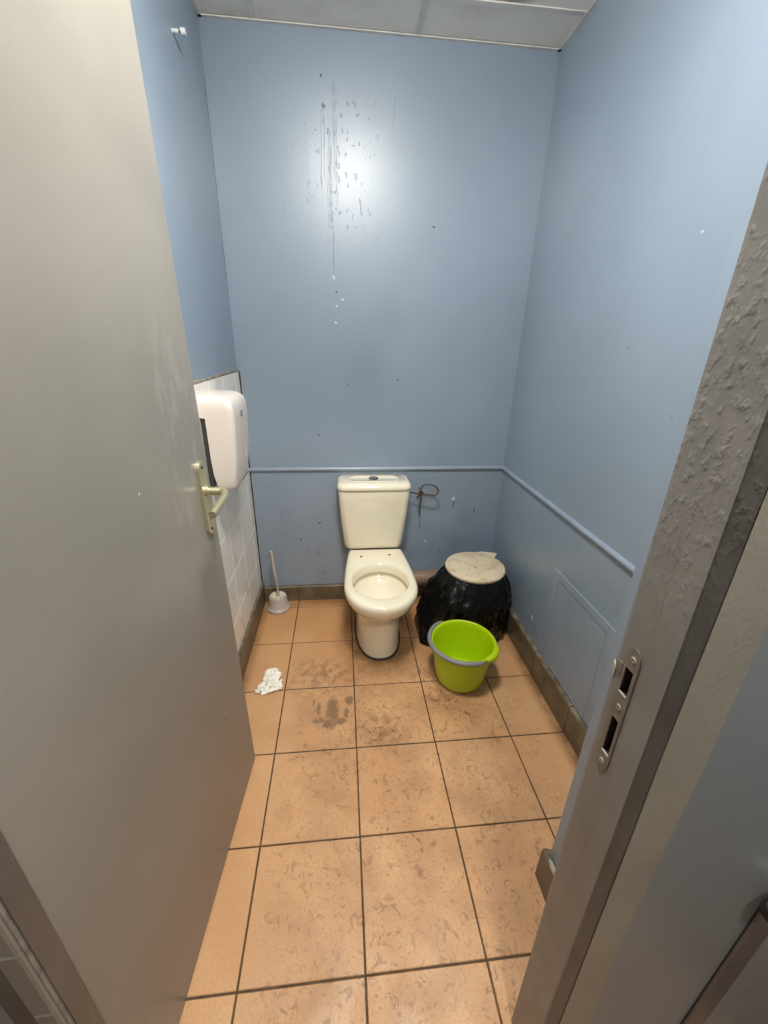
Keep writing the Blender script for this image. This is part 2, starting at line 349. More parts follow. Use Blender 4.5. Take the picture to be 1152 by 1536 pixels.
boxo('wall_back', (XL-.1, YB, 0), (XR+.1, YB+.1, ZC), M_BACK, kind='structure')
boxo('wall_left', (XL-.1, -0.09, 0), (XL, YB, ZC), M_LEFT, kind='structure')
boxo('wall_right', (XR, -0.09, 0), (XR+.1, YB, ZC), M_RIGHT, kind='structure')
boxo('wall_pier', (0.842, -0.09, 0), (XR, 0.150, ZC), M_WALL, kind='structure')
bm = bmesh.new(); box(bm, (-1.0, YF, 0), (-0.19, -0.09, ZC)); box(bm, (-0.19, YF, 2.09), (0.78, -0.09, ZC)); 
GX = [(0, .665), (.275, .662), (.98, .650), (1.34, .647), (2.1, .646)]
def interp(tab, z):
    if z <= tab[0][0]: return tab[0][1]
    for (a, u), (b, v) in zip(tab[:-1], tab[1:]):
        if z <= b: return u+(v-u)*(z-a)/(b-a)
    return tab[-1][1]
loft(bm, [[(interp(GX, z)+.001, YF, z), (1.6, YF, z), (1.6, -.09, z), (.76, -.09, z), (.76, -.12, z), (interp(GX, z)+.02, -.187, z)] for z in (0, .3, .94, 1.34, 2.1, ZC)])
link('wall_front', bm, M_HALLBLUE, kind='structure')
boxo('wall_hall_rear', (-1.1, -1.8, 0), (1.7, -1.7, ZC), M_WALL, kind='structure')
boxo('wall_hall_left', (-1.1, -1.7, 0), (-1.0, -0.09, ZC), M_WALL, kind='structure')
boxo('wall_hall_right', (1.6, -1.7, 0), (1.7, -0.09, ZC), M_WALL, kind='structure')

# dado rail on back and right wall (half round moulding)
def rail(name, p, q, nrm, parent=None):
    p, q, nrm = Vector(p), Vector(q), Vector(nrm); prof = [(0, -.011), (.007, -.0105), (.012, -.006), (.0135, 0), (.012, .006), (.007, .0105), (0, .011)]
    bm = bmesh.new(); rings = [[e+nrm*a+Vector((0, 0, b)) for a, b in prof] for e in (p, q)]; loft(bm, rings); return link(name, bm, M_RAIL, parent, smooth=35, kind='structure')
rail('trim_1', (XL+.007, YB, .817), (XR, YB, .817), (0, -1, 0))
rail('trim_2', (XR, .1501, .817), (XR, YB-.006, .817), (-1, 0, 0))

# skirting, piece by piece
def skirting(name, axis, u0, u1, fixed, sgn, h, th=0.02, joints=None):
    # axis 0: runs along x at y=fixed; axis 1: runs along y at x=fixed; sgn: into room
    root = None; k = math.ceil((u0+1e-6)/T); cuts = [u0]+[k2*T for k2 in range(k, k+9) if u0+.02 < k2*T < u1-.02]+[u1]
    for a, b in zip(cuts[:-1], cuts[1:]):
        bm = bmesh.new(); hh = h+random.uniform(-.002, .002)
        pr = [(0, 0), (th, 0), (th, hh-.006), (th-.005, hh), (0, hh)]
        rings = []
        for u in (a+.0015, b-.0015):
            rings.append([(u, fixed+sgn*d, z) if axis == 0 else (fixed+sgn*d, u, z) for d, z in pr])
        loft(bm, rings)
        if root is None:
            bm2 = bmesh.new()
            A, B = ((u0, min(fixed, fixed+sgn*(th-.004)), 0), (u1, max(fixed, fixed+sgn*(th-.004)), h-.008)) if axis == 0 else ((min(fixed, fixed+sgn*(th-.004)), u0, 0), (max(fixed, fixed+sgn*(th-.004)), u1, h-.008))
            box(bm2, A, B); root = link(name, bm2, M_GROUT, kind='structure')
        link('skirting_tile', bm, M_SKIRT, root)
    return root
skirting('baseboard_back', 0, XL+.02, 0.60, YB, -1, 0.100)
skirting('baseboard_left', 1, 0.02, YB, XL, 1, 0.132)
skirting('baseboard_right', 1, 0.165, YB, XR, -1, 0.140)
# broken skirting end at the pier
pb = boxo('baseboard_pier', (0.828, -0.085, 0), (0.842, 0.150, .105), M_GROUT, kind='structure')
bm = bmesh.new()
loft(bm, [[(0.824, y, 0), (0.842, y, 0), (0.842, y, zt), (0.8255, y, zt)] for y, zt in ((-.085, .118), (.02, .118), (.06, .110), (.10, .122), (.13, .104), (.166, .122))]); link('skirting_tile', bm, M_SKIRT, pb)
boxo('skirting_tile', (0.8425, 0.150, 0), (XR, 0.166, 0.118), M_SKIRT, pb, bev=.003)
bm = bmesh.new(); bmesh.ops.create_icosphere(bm, subdivisions=2, radius=1)
for v in bm.verts: v.co = Vector((.8345, .118, .118))+Vector((v.co.x*.007, v.co.y*.026, v.co.z*.011))*(1+.35*mn.noise(v.co*2.1))
link('broken_mortar', bm, simple('pale_mortar', (168, 160, 140), .9, bump=.4), pb, smooth='all')

# white wall tiles on the left wall
wt = boxo('wall_left_tiling', (XL, 0.02, 0.05), (XL+.004, YB-.001, 1.311), M_WGROUT, kind='structure')
P2 = 0.2035; zr = [0.05]+[0.291+P2*k for k in range(0, 6)]; yr = [1.636]+[1.547-P2*k for k in range(0, 8)]
wm = {}
for a, b in zip(zr[:-1], zr[1:]):
    for d, c in zip(yr[:-1], yr[1:]):
        sy, sz = (d-c)-.003, (b-a)-.003; key = (round(sy, 4), round(sz, 4))
        if key not in wm:
            bm = bmesh.new(); q = lambda e, x: [(x, -sy/2+e, -sz/2+e), (x, sy/2-e, -sz/2+e), (x, sy/2-e, sz/2-e), (x, -sy/2+e, sz/2-e)]
            loft(bm, [q(0, -.003), q(0, .0008), q(.0018, .0022)]); bmesh.ops.recalc_face_normals(bm, faces=bm.faces[:])
            me = bpy.data.meshes.new('wall_tile'); bm.to_mesh(me); bm.free(); me.materials.append(M_WTILE); wm[key] = me
        o = bpy.data.objects.new('wall_tile', wm[key]); C.objects.link(o); o.parent = wt; o.location = (XL+.0042, (c+d)/2, (a+b)/2); o.rotation_euler = (random.uniform(-.002, .002), 0, random.uniform(-.003, .003))
bm = bmesh.new(); pts = []
for k in range(40):
    y = 0.05+(YB-0.055)*k/39; e = mn.noise(Vector((y*23, 0, 3)))
    pts.append([(XL, y, 1.3085), (XL+.0065+.002*e, y, 1.309), (XL+.005, y, 1.315+.003*e), (XL, y, 1.318+.003*e)])
loft(bm, pts); link('grout_edge', bm, M_WGROUT, wt)
bm = bmesh.new(); loft(bm, [[(XL+.002, YB, z), (XL+.002, YB-.0015-.002*mn.noise(Vector((0, 1, z*19))), z), (XL+.0105, YB-.0020, z), (XL+.0112+.003*mn.noise(Vector((0, 4, z*13))), YB, z)] for z in [0.11+1.2*k/40 for k in range(41)]])
link('grout_edge', bm, M_SEAL_GAP, wt)

# ================================================================== DOOR + FRAME
hx, hy, ex, ey, DH, TH = -0.127, -0.156, -0.069, 0.605, 2.05, 0.040
dv = Vector((ex-hx, ey-hy, 0)); DW = dv.length; dv.normalize(); dn = Vector((dv.y, -dv.x, 0))   # dn points to +x (visible face)
def dpt(s, z, off=0.0):       # s from hinge, warped leaf leans a little at its free top corner
    q = Vector((hx, hy, 0))+dv*s+dn*off; return Vector((q.x-0.0139*z*(s/DW), q.y, z))
bm = bmesh.new(); N1, N2 = 8, 12
outer = [[dpt(DW*i/N1, .008+(DH-.008)*j/N2) for j in range(N2+1)] for i in range(N1+1)]
inner = [[dpt(DW*i/N1, .008+(DH-.008)*j/N2, -TH) for j in range(N2+1)] for i in range(N1+1)]
vo = [[bm.verts.new(p) for p in r] for r in outer]; vi = [[bm.verts.new(p) for p in r] for r in inner]
for i in range(N1):
    for j in range(N2):
        bm.faces.new((vo[i][j], vo[i+1][j], vo[i+1][j+1], vo[i][j+1])); bm.faces.new((vi[i][j], vi[i][j+1], vi[i+1][j+1], vi[i+1][j]))
for i in range(N1): bm.faces.new((vo[i][0], vi[i][0], vi[i+1][0], vo[i+1][0])); bm.faces.new((vo[i][N2], vo[i+1][N2], vi[i+1][N2], vi[i][N2]))
for j in range(N2): bm.faces.new((vo[0][j], vo[0][j+1], vi[0][j+1], vi[0][j])); bm.faces.new((vo[N1][j], vi[N1][j], vi[N1][j+1], vo[N1][j+1]))
door = link('door_1', bm, M_DOOR, kind='structure')
# handle plate
HS = DW-0.056; HZ = 1.085
def plate_part(name, s0, z0, hw, hh, r, o0, o1, m, parent, n=8, bevel=.0015):
    bm = bmesh.new(); rings = []
    for off, ins in ((o0, 0), (o1-bevel, 0), (o1, bevel)):
        rings.append([dpt(s0+a, z0+b, off) for a, b, _ in rrect(0, 0, hw-ins, hh-ins, r-ins, 0, n)])
    loft(bm, rings); return link(name, bm, m, parent, smooth=35)
for sd in (1,):
    hp = plate_part('handle_plate', HS, 1.064, 0.021, 0.100, 0.0205, 0, .009, M_ALU, door)
    bm = bmesh.new(); tube(bm, [dpt(HS, HZ, .008), dpt(HS, HZ, .018)], .0145, 20); link('rosette', bm, M_ALU, hp, smooth=True)
    bm = bmesh.new(); pth = smoothpath([dpt(HS, HZ, .012), dpt(HS, HZ, .035), dpt(HS-.001, HZ, .052), dpt(HS-.014, HZ-.001, .063), dpt(HS-.035, HZ-.005, .066), dpt(HS-.07, HZ-.012, .064), dpt(HS-.112, HZ-.020, .061)], 6)
    tube(bm, pth, lambda t: .0098 if t > .02 else .009, 16); link('lever', bm, M_ALU, hp, smooth=50)
    for dz, nm in ((.084, 'screw'), (-.086, 'screw')):
        bm = bmesh.new(); tube(bm, [dpt(HS, 1.064+dz, .0085), dpt(HS, 1.064+dz, .0098)], .0042, 12); link(nm, bm, M_BLACKHOLE, hp)
    bm = bmesh.new(); tube(bm, [dpt(HS, 1.064-.052, .0085), dpt(HS, 1.064-.052, .0094)], .0042, 12); tube(bm, [dpt(HS, 1.064-.060, .0085), dpt(HS, 1.064-.060, .0094)], .0026, 8); link('keyhole', bm, M_BLACKHOLE, hp)
plate_part('latch_face', DW, 1.02, .001, .001, .0009, -.001, 0, M_STEEL, door, 2, .0002) if False else None

# left frame post with stop, seen from the hall side
bm = bmesh.new()
loft(bm, [[(-.19, -.196, z), (-.1145, -.196, z), (-.1225, -.160, z), (-.19, -.160, z)] for z in (0, 2.09)])
trimL = link('trim_3', bm, M_JAMB2, kind='structure'); 
boxo('rebate', (-0.215, -0.162, 0), (-0.176, -0.092, 2.09), M_JAMB, trimL)
bm = bmesh.new(); box(bm, (-0.114, YF-.006, 2.062), (0.66, -0.162, 2.10)); box(bm, (-0.176, -0.162, 2.06), (0.66, -0.092, 2.10)); link('head', bm, M_JAMB, trimL)
# narrow tile strip beside the frame + its grey wall
strip = boxo('trim_4', (-0.146, YF-.012, 0), (-0.116, YF-.0061, 2.1), M_WGROUT, kind='structure')
z = 0.02
while z < 2.05:
    bm = bmesh.new(); q = lambda e, y: [(-.145+e, y, z+e), (-.117-e, y, z+e), (-.117-e, y, z+.148-e), (-.145+e, y, z+.148-e)]
    loft(bm, [q(0, YF-.012), q(0, YF-.0165), q(.0025, YF-.019)]); link('edge_tile', bm, simple('grey_painted_tile', (136, 128, 118), .35) if 'grey_painted_tile' not in bpy.data.materials else bpy.data.materials['grey_painted_tile'], strip); z += .150

# right jamb post: faces follow its slight lean
lv = [0, .15, .3, .6, .94, 1.2, 1.34, 1.7, 2.10]
JX = .643
fE = lambda z: -.104+.0115*min(z, 1.2)
fR = lambda z: -.160+.0213*z
fD = lambda z: -.183+.0105*z
gX = lambda z: interp(GX, z)
gY = lambda z: -.1903
bm = bmesh.new(); rings = []
for z in lv:
    rings.append([(JX+.004, fE(z)+.0035, z), (JX+.0008, fE(z)+.0008, z), (JX, fE(z)-.004, z), (JX, fR(z), z), (JX-.0025, fR(z)-.0025, z), (JX-.0025, fD(z)+.002, z), (JX, fD(z), z), (gX(z)-.0006, gY(z)+.0006, z), (.70, -.187, z), (.755, -.18, z), (.755, fE(z)+.0035, z)])
loft(bm, rings)
me = bpy.data.meshes.new('jamb'); bmesh.ops.triangulate(bm, faces=bm.faces[:]); bmesh.ops.recalc_face_normals(bm, faces=bm.faces[:]); bm.to_mesh(me); bm.free()
me.materials.append(M_JAMB); me.materials.append(M_JAMB2)
for p in me.polygons:
    c = p.center
    if abs(p.normal.z) < .5:
        ys_ = [me.vertices[v].co.y for v in p.vertices]
        if max(ys_) < -.16 and c.x < .70 and c.y < fD(c.z)-.002 and p.normal.x < .3: p.material_index = 1
jamb = linkme('trim_5', me, None, kind='structure')
# mortises cut behind the strike plate
bmc = bmesh.new(); box(bmc, (JX-.02, -.1255, 1.026), (JX+.028, -.1106, 1.0665)); box(bmc, (JX-.02, -.1272, .918), (JX+.030, -.1135, .983)); 
cme = bpy.data.meshes.new('cut'); bmc.to_mesh(cme); bmc.free(); cut = bpy.data.objects.new('cut', cme); C.objects.link(cut)
cme.materials.append(M_DARK)
mod = jamb.modifiers.new('b', 'BOOLEAN'); mod.object = cut; mod.operation = 'DIFFERENCE'; mod.solver = 'EXACT'; mod.material_mode = 'TRANSFER'
dg = bpy.context.evaluated_depsgraph_get(); nm_ = bpy.data.meshes.new_from_object(jamb.evaluated_get(dg)); jamb.modifiers.clear(); jamb.data = nm_
bpy.data.objects.remove(cut)
# strike plate, 2 mm steel with two holes and bent lip
def polyplate(name, outer, holes, x0, th, m, parent):
    bm = bmesh.new()
    es = []
    for lp in [outer]+holes:
        vs = [bm.verts.new((x0, y, z)) for y, z in lp]
        es += [bm.edges.new((vs[i], vs[(i+1) % len(vs)])) for i in range(len(vs))]
    bmesh.ops.triangle_fill(bm, use_beauty=True, edges=es)
    r = bmesh.ops.extrude_face_region(bm, geom=bm.faces[:]); 
    for v in [g for g in r['geom'] if isinstance(g, bmesh.types.BMVert)]: v.co.x -= th
    return link(name, bm, m, parent)
out = [(-.1060, .905), (-.1060, 1.022), (-.1000, 1.026), (-.0935, 1.028), (-.0935, 1.034), (-.1070, 1.032), (-.1106, 1.034), (-.1106, 1.046), (-.0935, 1.048), (-.0935, 1.064), (-.1040, 1.068), (-.1045, 1.083), (-.1070, 1.092), (-.1115, 1.098), (-.117, 1.1005), (-.123, 1.099), (-.128, 1.094), (-.1305, 1.086), (-.1318, .905), (-.130, .895), (-.126, .887), (-.1205, .884), (-.1145, .886), (-.1085, .894)]
h1 = [(-.1106, 1.026), (-.1255, 1.026), (-.1250, 1.0665), (-.1106, 1.0665)]
out = [(-.1060, .905), (-.1060, 1.020), (-.1050, 1.072), (-.1065, 1.088), (-.1115, 1.097), (-.117, 1.1005), (-.123, 1.099), (-.128, 1.094), (-.1305, 1.086), (-.1318, .905), (-.130, .895), (-.126, .887), (-.1205, .884), (-.1145, .886), (-.1085, .894)]
h2 = [(-.1135, .918), (-.1272, .918), (-.1262, .983), (-.1130, .983)]
sp = polyplate('strike_plate', out, [h1, h2], JX+.0004, .0018, M_STEEL, jamb)
bm = bmesh.new(); loft(bm, [[(JX-.0014, y, a), (JX+.0004+d, y, a), (JX+.0004+d, y, b), (JX-.0014, y, b)] for y, a, b, d in ((-.1062, 1.046, 1.066, 0), (-.0945, 1.047, 1.064, 0))]); link('lip', bm, M_STEEL, sp)
bm = bmesh.new(); loft(bm, [[(JX-.0014, -.0945, a), (JX+.0004, -.0945, a), (JX+.0004, -.0945, b), (JX-.0014, -.0945, b)] if k == 0 else [(JX+.006, -.0805, 1.046), (JX+.0078, -.0805, 1.046), (JX+.0078, -.0805, 1.0505), (JX+.006, -.0805, 1.0505)] for k, (a, b) in enumerate(((1.034, 1.0505), (0, 0)))]); link('lip', bm, M_BRIGHT, sp)
for y, z in ((-.1189, 1.0843), (-.1195, 1.0043), (-.1200, .9010)):
    bm = bmesh.new(); tube(bm, [(JX-.0012, y, z), (JX-.0024, y, z)], .0042, 14); s_ = link('screw', bm, M_BRIGHT, sp)
    boxo('slot', (JX-.0028, y-.0032, z-.0006), (JX-.0022, y+.0032, z+.0006), M_BLACKHOLE, s_)
# bright worn lower edges of the two holes
for a, b in ((-.1106, 1.0255), (-.1135, .9175)):
    boxo('worn_edge', (JX-.0020, a-.0145, b-.0008), (JX+.001, a, b+.0006), M_BRIGHT, sp)
# beige band of rough plaster beside the frame
bX = lambda z: interp([(0, .728), (.25, .724), (.57, .708), (.98, .710), (1.2, .707), (2.1, .70)], z)
bm = bmesh.new(); rings = []
for z in [k*.07 for k in range(36)]+[ZC]:
    e = .003*mn.noise(Vector((z*9, 2, 1)))
    x1 = bX(z)+e; rings.append([(gX(z), gY(z), z), ((gX(z)+x1)/2, -.2025 if z > 1 else gY(z)-.0005, z), (x1, -.2035 if z > 1 else -.2045, z), (x1+.0015, -.1995, z), (.715, -.190, z), (gX(z)+.003, gY(z)+.007, z)] if False else [(gX(z)-.0005, -.1922, z), (x1, -.1932, z), (x1+.002, -.1895, z), (gX(z)+.001, -.1885, z)])
loft(bm, rings); link('trim_6', bm, M_BAND, kind='structure', smooth=30)
# filler of wall between jamb and the wall block above the jamb lip
boxo('wall_front_reveal', (.7555, -.119, 0), (.765, -.0905, 2.09), M_JAMB, kind='structure')

# hall wall: dark strip standing in for the shadow band under a chrome coupling
tr = thing('wall_shadow_strip', 'dark grey strip standing in for a vertical shadow band on the near right wall under a chrome fitting', 'shadow strip', (.95, YF, 0))
boxo('cover', (.936, YF-.006, .02), (.985, YF-.0005, .640), M_SHADOW_STRIP, tr, bev=.003)
cf = thing('pipe_coupling', 'shiny chrome fitting at the right edge, above the dark shadow strip', 'fitting', (.93, YF, .69))
bm = bmesh.new(); tube(bm, smoothpath([(.970, YF-.0005, .695), (.960, YF-.016, .695), (.942, YF-.024, .692), (.924, YF-.026, .682), (.916, YF-.026, .665)], 6), lambda t: .013, 18); link('elbow', bm, M_CHROME, cf, smooth=50)
bm = bmesh.new(); tube(bm, [(.970, YF-.0005, .695), (.969, YF-.006, .695)], .030, 24); link('flange', bm, M_CHROME, cf, smooth=40)
bm = bmesh.new(); tube(bm, [(.916, YF-.026, .670), (.916, YF-.026, .656)], .0165, 6); link('nut', bm, M_DARKCH, cf)

# ================================================================== LAMPS
def lamp(d, name, label):
    x, y, z = d['pos']; r = d['r']; t = thing(name, label, 'ceiling lamp', (x, y, z))
    bm = bmesh.new(); lathe(bm, [(r+.012, z-.002), (r+.012, z-.022), (r+.004, z-.026)], x, y, 48); link('base', bm, M_WHITE, t, smooth=40)
    bm = bmesh.new(); lathe(bm, [(r*math.cos(a), z-.026-.065*math.sin(a)) for a in [PI/2*k/9 for k in range(9)]]+[(.004, z-.091)], x, y, 48); link('diffuser', bm, glow(name+'_glass', d['color'], d['strength']), t, smooth='all')
lamp(LAMP_ROOM, 'ceiling_lamp', 'round opal ceiling lamp inside the cubicle above the doorway')
lamp(LAMP_HALL, 'ceiling_lamp', 'round opal ceiling lamp in the hall outside the cubicle')

# ================================================================== TOILET
TX = 0.447
toilet = thing('toilet', 'cream ceramic toilet with cistern and no seat, against the back wall', 'toilet', (TX, 1.3, 0))
NB = 72
def outline(ins, z, fy=0.0, sc=1.0):
    """top outline of the pan: egg front, straight flared sides, square rear deck"""
    pts = []; a, b, cy = .1745-ins, .205-ins+fy, 1.155; n1 = 40
    for k in range(n1+1):
        t = PI+PI*k/n1; pts.append((TX+a*math.cos(t)*sc, cy+b*math.sin(t), z))
    hw = .146-ins; yr_ = 1.505-ins; n2 = 12
    for k in range(1, n2+1):
        t = k/n2; pts.append((TX+(a+(hw-a)*(t**1.7))*sc, cy+(yr_-cy)*t, z))
    n3 = NB-(n1+1)-2*n2+1
    for k in range(1, n3): pts.append((TX+(hw-2*hw*k/n3)*sc, yr_, z))
    for k in range(n2, 0, -1):
        t = k/n2; pts.append((TX-(a+(hw-a)*(t**1.7))*sc, cy+(yr_-cy)*t, z))
    return pts
n_pts = len(outline(0, 0))
def ell(cx, cy, a, b, z, ref):
    # ring with as many points as ref, matched by angle so the loft does not twist
    out = []
    for (x, y, _) in ref:
        t = math.atan2((y-cy)/b, (x-cx)/a); out.append((cx+a*math.cos(t), cy+b*math.sin(t), z))
    return out
ref = outline(0, 0.4); OC = 1.180
def egg(a, bf, br, z, cy=OC):
    out = []
    for (x, y, _) in ref:
        t = math.atan2((y-cy), (x-TX)); bb = br if math.sin(t) > 0 else bf
        out.append((TX+a*math.cos(t), cy+bb*math.sin(t), z))
    return out
def super_ring(a, yf, yb_, z, p=2.6):
    cy = (yf+yb_)/2; b = (yb_-yf)/2; out = []
    for (x, y, _) in ref:
        t = math.atan2((y-1.25)/.25, (x-TX)/.17); c, s = math.cos(t), math.sin(t)
        out.append((TX+a*math.copysign(abs(c)**(2/p), c), cy+b*math.copysign(abs(s)**(2/p), s), z))
    return out
bm = bmesh.new()
rings = [egg(.030, .03, .03, .262, 1.13), egg(.060, .065, .07, .268, 1.14), egg(.095, .110, .115, .285), egg(.124, .142, .147, .305), egg(.143, .163, .168, .330), egg(.149, .170, .175, .345), egg(.148, .168, .173, .350), egg(.132, .149, .152, .351),
         egg(.131, .147, .150, .358), egg(.133, .150, .152, .385), egg(.136, .154, .156, .396), egg(.141, .161, .161, .400),
         outline(.018, .4005), outline(.011, .399), outline(.004, .393), outline(.0, .384), outline(.0, .372), outline(.004, .355), outline(.012, .335)]
def mixr(r1, r2, t, z): return [(a[0]+(b[0]-a[0])*t, a[1]+(b[1]-a[1])*t, z) for a, b in zip(r1, r2)]
low = super_ring(.124, 1.070, 1.56, 0)
o2 = outline(.012, .33)
rings += [mixr(o2, low, .20, .312), mixr(o2, low, .44, .290), mixr(o2, low, .70, .268), mixr(o2, low, .92, .249), super_ring(.121, 1.076, 1.56, .236)]
loft(bm, rings, cap0=True, cap1=True)
bowl = link('bowl', bm, M_CER, toilet, smooth='all')
bm = bmesh.new()
loft(bm, [super_ring(.117, 1.084, 1.575, .233, 2.4), super_ring(.1155, 1.086, 1.575, .20, 2.4), super_ring(.113, 1.088, 1.58, .10, 2.4), super_ring(.112, 1.090, 1.58, .03, 2.4), super_ring(.1145, 1.086, 1.582, .006, 2.4)])
link('pedestal', bm, M_CER, toilet, smooth=50)
bm = bmesh.new(); loft(bm, [super_ring(.122, 1.077, 1.588, .0005, 2.4), super_ring(.121, 1.079, 1.588, .004, 2.4), super_ring(.1135, 1.0865, 1.582, .008, 2.4)]); link('sealant', bm, M_SEAL_GAP, toilet, smooth=50)
for sx in (-.082, .07):
    bm = bmesh.new(); lathe(bm, [(.006, .3995), (.006, .4018)], TX+sx, 1.415 if sx < 0 else 1.425, 14); link('bolt_hole', bm, M_BLACKHOLE, toilet)
# cistern
def tank_ring(hx_, yf, z, r=.035, bulge=.012):
    yb_ = 1.634; cy = (yf+yb_)/2; hy_ = (yb_-yf)/2; out = []
    for x, y, _ in rrect(0, 0, hx_, hy_, r, 0, 8):
        if y > 0 and abs(x) > hx_-r: pass
        yy = cy+y
        if y < 0: yy -= bulge*max(0, 1-(x/hx_)**2)
        out.append((TX-.010+x, yy, z))
    return out
bm = bmesh.new()
loft(bm, [tank_ring(.148, 1.510, .4015, .02), tank_ring(.155, 1.499, .408), tank_ring(.160, 1.493, .43), tank_ring(.169, 1.482, .52), tank_ring(.178, 1.472, .62), tank_ring(.184, 1.466, .70), tank_ring(.1865, 1.463, .745), tank_ring(.186, 1.464, .7485)])
cist = link('cistern', bm, M_CER, toilet, smooth=45)
bm = bmesh.new(); loft(bm, [tank_ring(.181, 1.469, .7485), tank_ring(.181, 1.469, .753)]); link('lid_gap', bm, M_SEAL_GAP, toilet)
bm = bmesh.new()
R_ = [(.1885, 1.459, .7525), (.191, 1.455, .757), (.191, 1.455, .766), (.188, 1.460, .777), (.181, 1.469, .785), (.172, 1.479, .7875)]
loft(bm, [tank_ring(a, b, z, .04) for a, b, z in R_])
lid = link('cistern_lid', bm, M_CER, toilet, smooth='all')
bm = bmesh.new(); yc = 1.553
loft(bm, [rrect(TX-.010, yc, .132, .050, .045, .7870), rrect(TX-.010, yc, .131, .049, .044, .7893), rrect(TX-.010, yc, .124, .042, .037, .7893), rrect(TX-.010, yc, .122, .040, .036, .7880)]); link('lid_recess', bm, M_CER, lid, smooth=60)
bm = bmesh.new(); lathe(bm, [(.025, .787), (.025, .7915), (.023, .793)], TX-.010, 1.556, 28); fb = link('flush_button_ring', bm, M_DARKCH, lid, smooth=40)
for sg in (-1, 1):
    bm = bmesh.new(); pts = [(TX-.010+sg*(.0012+.0195*max(0, math.cos(a))), 1.556+.0195*math.sin(a)) for a in [-PI/2+PI*k/12 for k in range(13)]]
    loft(bm, [[(x, y, .7925) for x, y in pts], [(x, y, .7950 if sg < 0 else .7942) for x, y in pts]]); link('flush_button', bm, M_CHROME, fb)

# soil pipe behind the toilet
wp = thing('soil_pipe', 'brown painted soil pipe along the back wall behind toilet and bin', 'pipe', (.9, 1.58, .15))
bm = bmesh.new(); tube(bm, [(.625, 1.582, .155), (1.165, 1.582, .150)], .0465, 28); link('pipe', bm, M_PIPE, wp, smooth=50)
bm = bmesh.new(); tube(bm, [(.592, 1.582, .157), (.640, 1.582, .155)], .054, 28); link('rubber_connector', bm, M_CONN, wp, smooth=50)
boxo('baseboard_back_right', (.60, YB-.012, 0), (XR-.022, YB, .10), M_SKIRT, kind='structure')

# bent wire roll holder
wh = thing('roll_holder', 'rusty bent wire paper roll holder on the wall right of the cistern', 'roll holder', (.70, 1.60, .69))
YW = 1.575
bm = bmesh.new(); tube(bm, smoothpath([(.628, 1.634, .690), (.630, 1.60, .694), (.655, YW, .697), (.71, YW-.005, .690), (.77, YW-.012, .687), (.792, YW-.010, .698), (.790, YW-.004, .718), (.772, YW, .734), (.742, YW+.004, .742), (.712, YW+.004, .738), (.698, YW+.002, .716), (.690, YW-.002, .690), (.676, YW-.004, .666)], 6), .0042, 10); link('wire', bm, M_RUST, wh, smooth='all')
bm = bmesh.new(); tube(bm, smoothpath([(.700, YW-.004, .705), (.7015, YW+.002, .66), (.699, YW+.004, .61), (.6985, YW+.006, .555)], 5), .0034, 8); link('wire_end', bm, M_RUST, wh, smooth='all')
bm = bmesh.new(); tube(bm, smoothpath([(.686, YW+.006, .726), (.694, YW-.010, .712), (.708, YW-.008, .698), (.700, YW+.004, .684), (.688, YW-.004, .676)], 6), .0046, 10); link('wire_knot', bm, M_RUST, wh, smooth='all')
bm = bmesh.new(); tube(bm, [(.628, YB-.0005, .690), (.628, YB-.006, .690)], .014, 16); link('mounting_disc', bm, M_RUST, wh)

# ================================================================== GREEN BUCKET
BX, BY, BH, RT, RB = .803, .940, .222, .1385, .103
bucket = thing('bucket', 'lime green plastic bucket with grey grip, empty, on the tiles', 'bucket', (BX, BY, 0))
bm = bmesh.new()
rr = lambda z: RB+(RT-RB)*(z/BH)**.8
prof = [(RB-.022, .004), (RB-.012, .0015), (RB-.006, .003), (RB, .012)]+[(rr(z), z) for z in (.03, .06, .1, .14, .18, .205)]
prof += [(RT, BH-.012), (RT+.008, BH-.010), (RT+.010, BH-.004), (RT+.007, BH), (RT+.001, BH+.0005), (RT-.003, BH-.004)]
prof += [(rr(z)-.0035, z) for z in (.205, .18, .14, .1, .06, .03)]+[(RB-.006, .010), (RB-.016, .006), (.055, .006), (.052, .009), (.03, .009)]
lathe(bm, prof, BX, BY, 72); link('shell', bm, M_GREEN, bucket, smooth=55)
# spout lip: slight outward pull of the rim at the right; lugs for the handle
A0, A1 = math.radians(114), math.radians(292)
def lug(a, w_, name='handle_lug'):
    bm = bmesh.new(); rings = []
    for k in range(9):
        t = a+w_*(k/8-.5); e = math.sin(PI*k/8)**.5 if 0 < k < 8 else .3
        R0, R1 = RT-.001, RT+.012+.010*e; c, s = math.cos(t), math.sin(t)
        rings.append([(BX+R0*c, BY+R0*s, BH-.026*e-.004), (BX+R1*c, BY+R1*s, BH-.026*e), (BX+(R1+.002)*c, BY+(R1+.002)*s, BH-.004), (BX+(R1-.004)*c, BY+(R1-.004)*s, BH+.005*e), (BX+R0*c, BY+R0*s, BH+.004*e)])
    loft(bm, rings); return link(name, bm, M_GREEN, bucket, smooth=60)
lug(math.radians(318), .75)
bm = bmesh.new(); rings = []
n = 48
for k in range(n+1):
    t = A0+(A1-A0)*k/n; c, s = math.cos(t), math.sin(t); e = min(1, k/3, (n-k)/3)*.6+.4
    R = RT+.013; hw, hh = .0085*e+.002, .0095*e+.002; zz = BH-.004+.004*math.sin(PI*k/n)
    rings.append([(BX+(R+hw*math.cos(q))*c, BY+(R+hw*math.cos(q))*s, zz+hh*math.sin(q)) for q in [2*PI*j/12 for j in range(12)]])
loft(bm, rings); hd = link('handle', bm, M_GREY, bucket, smooth='all'); hd['label'] = 'grey grip'

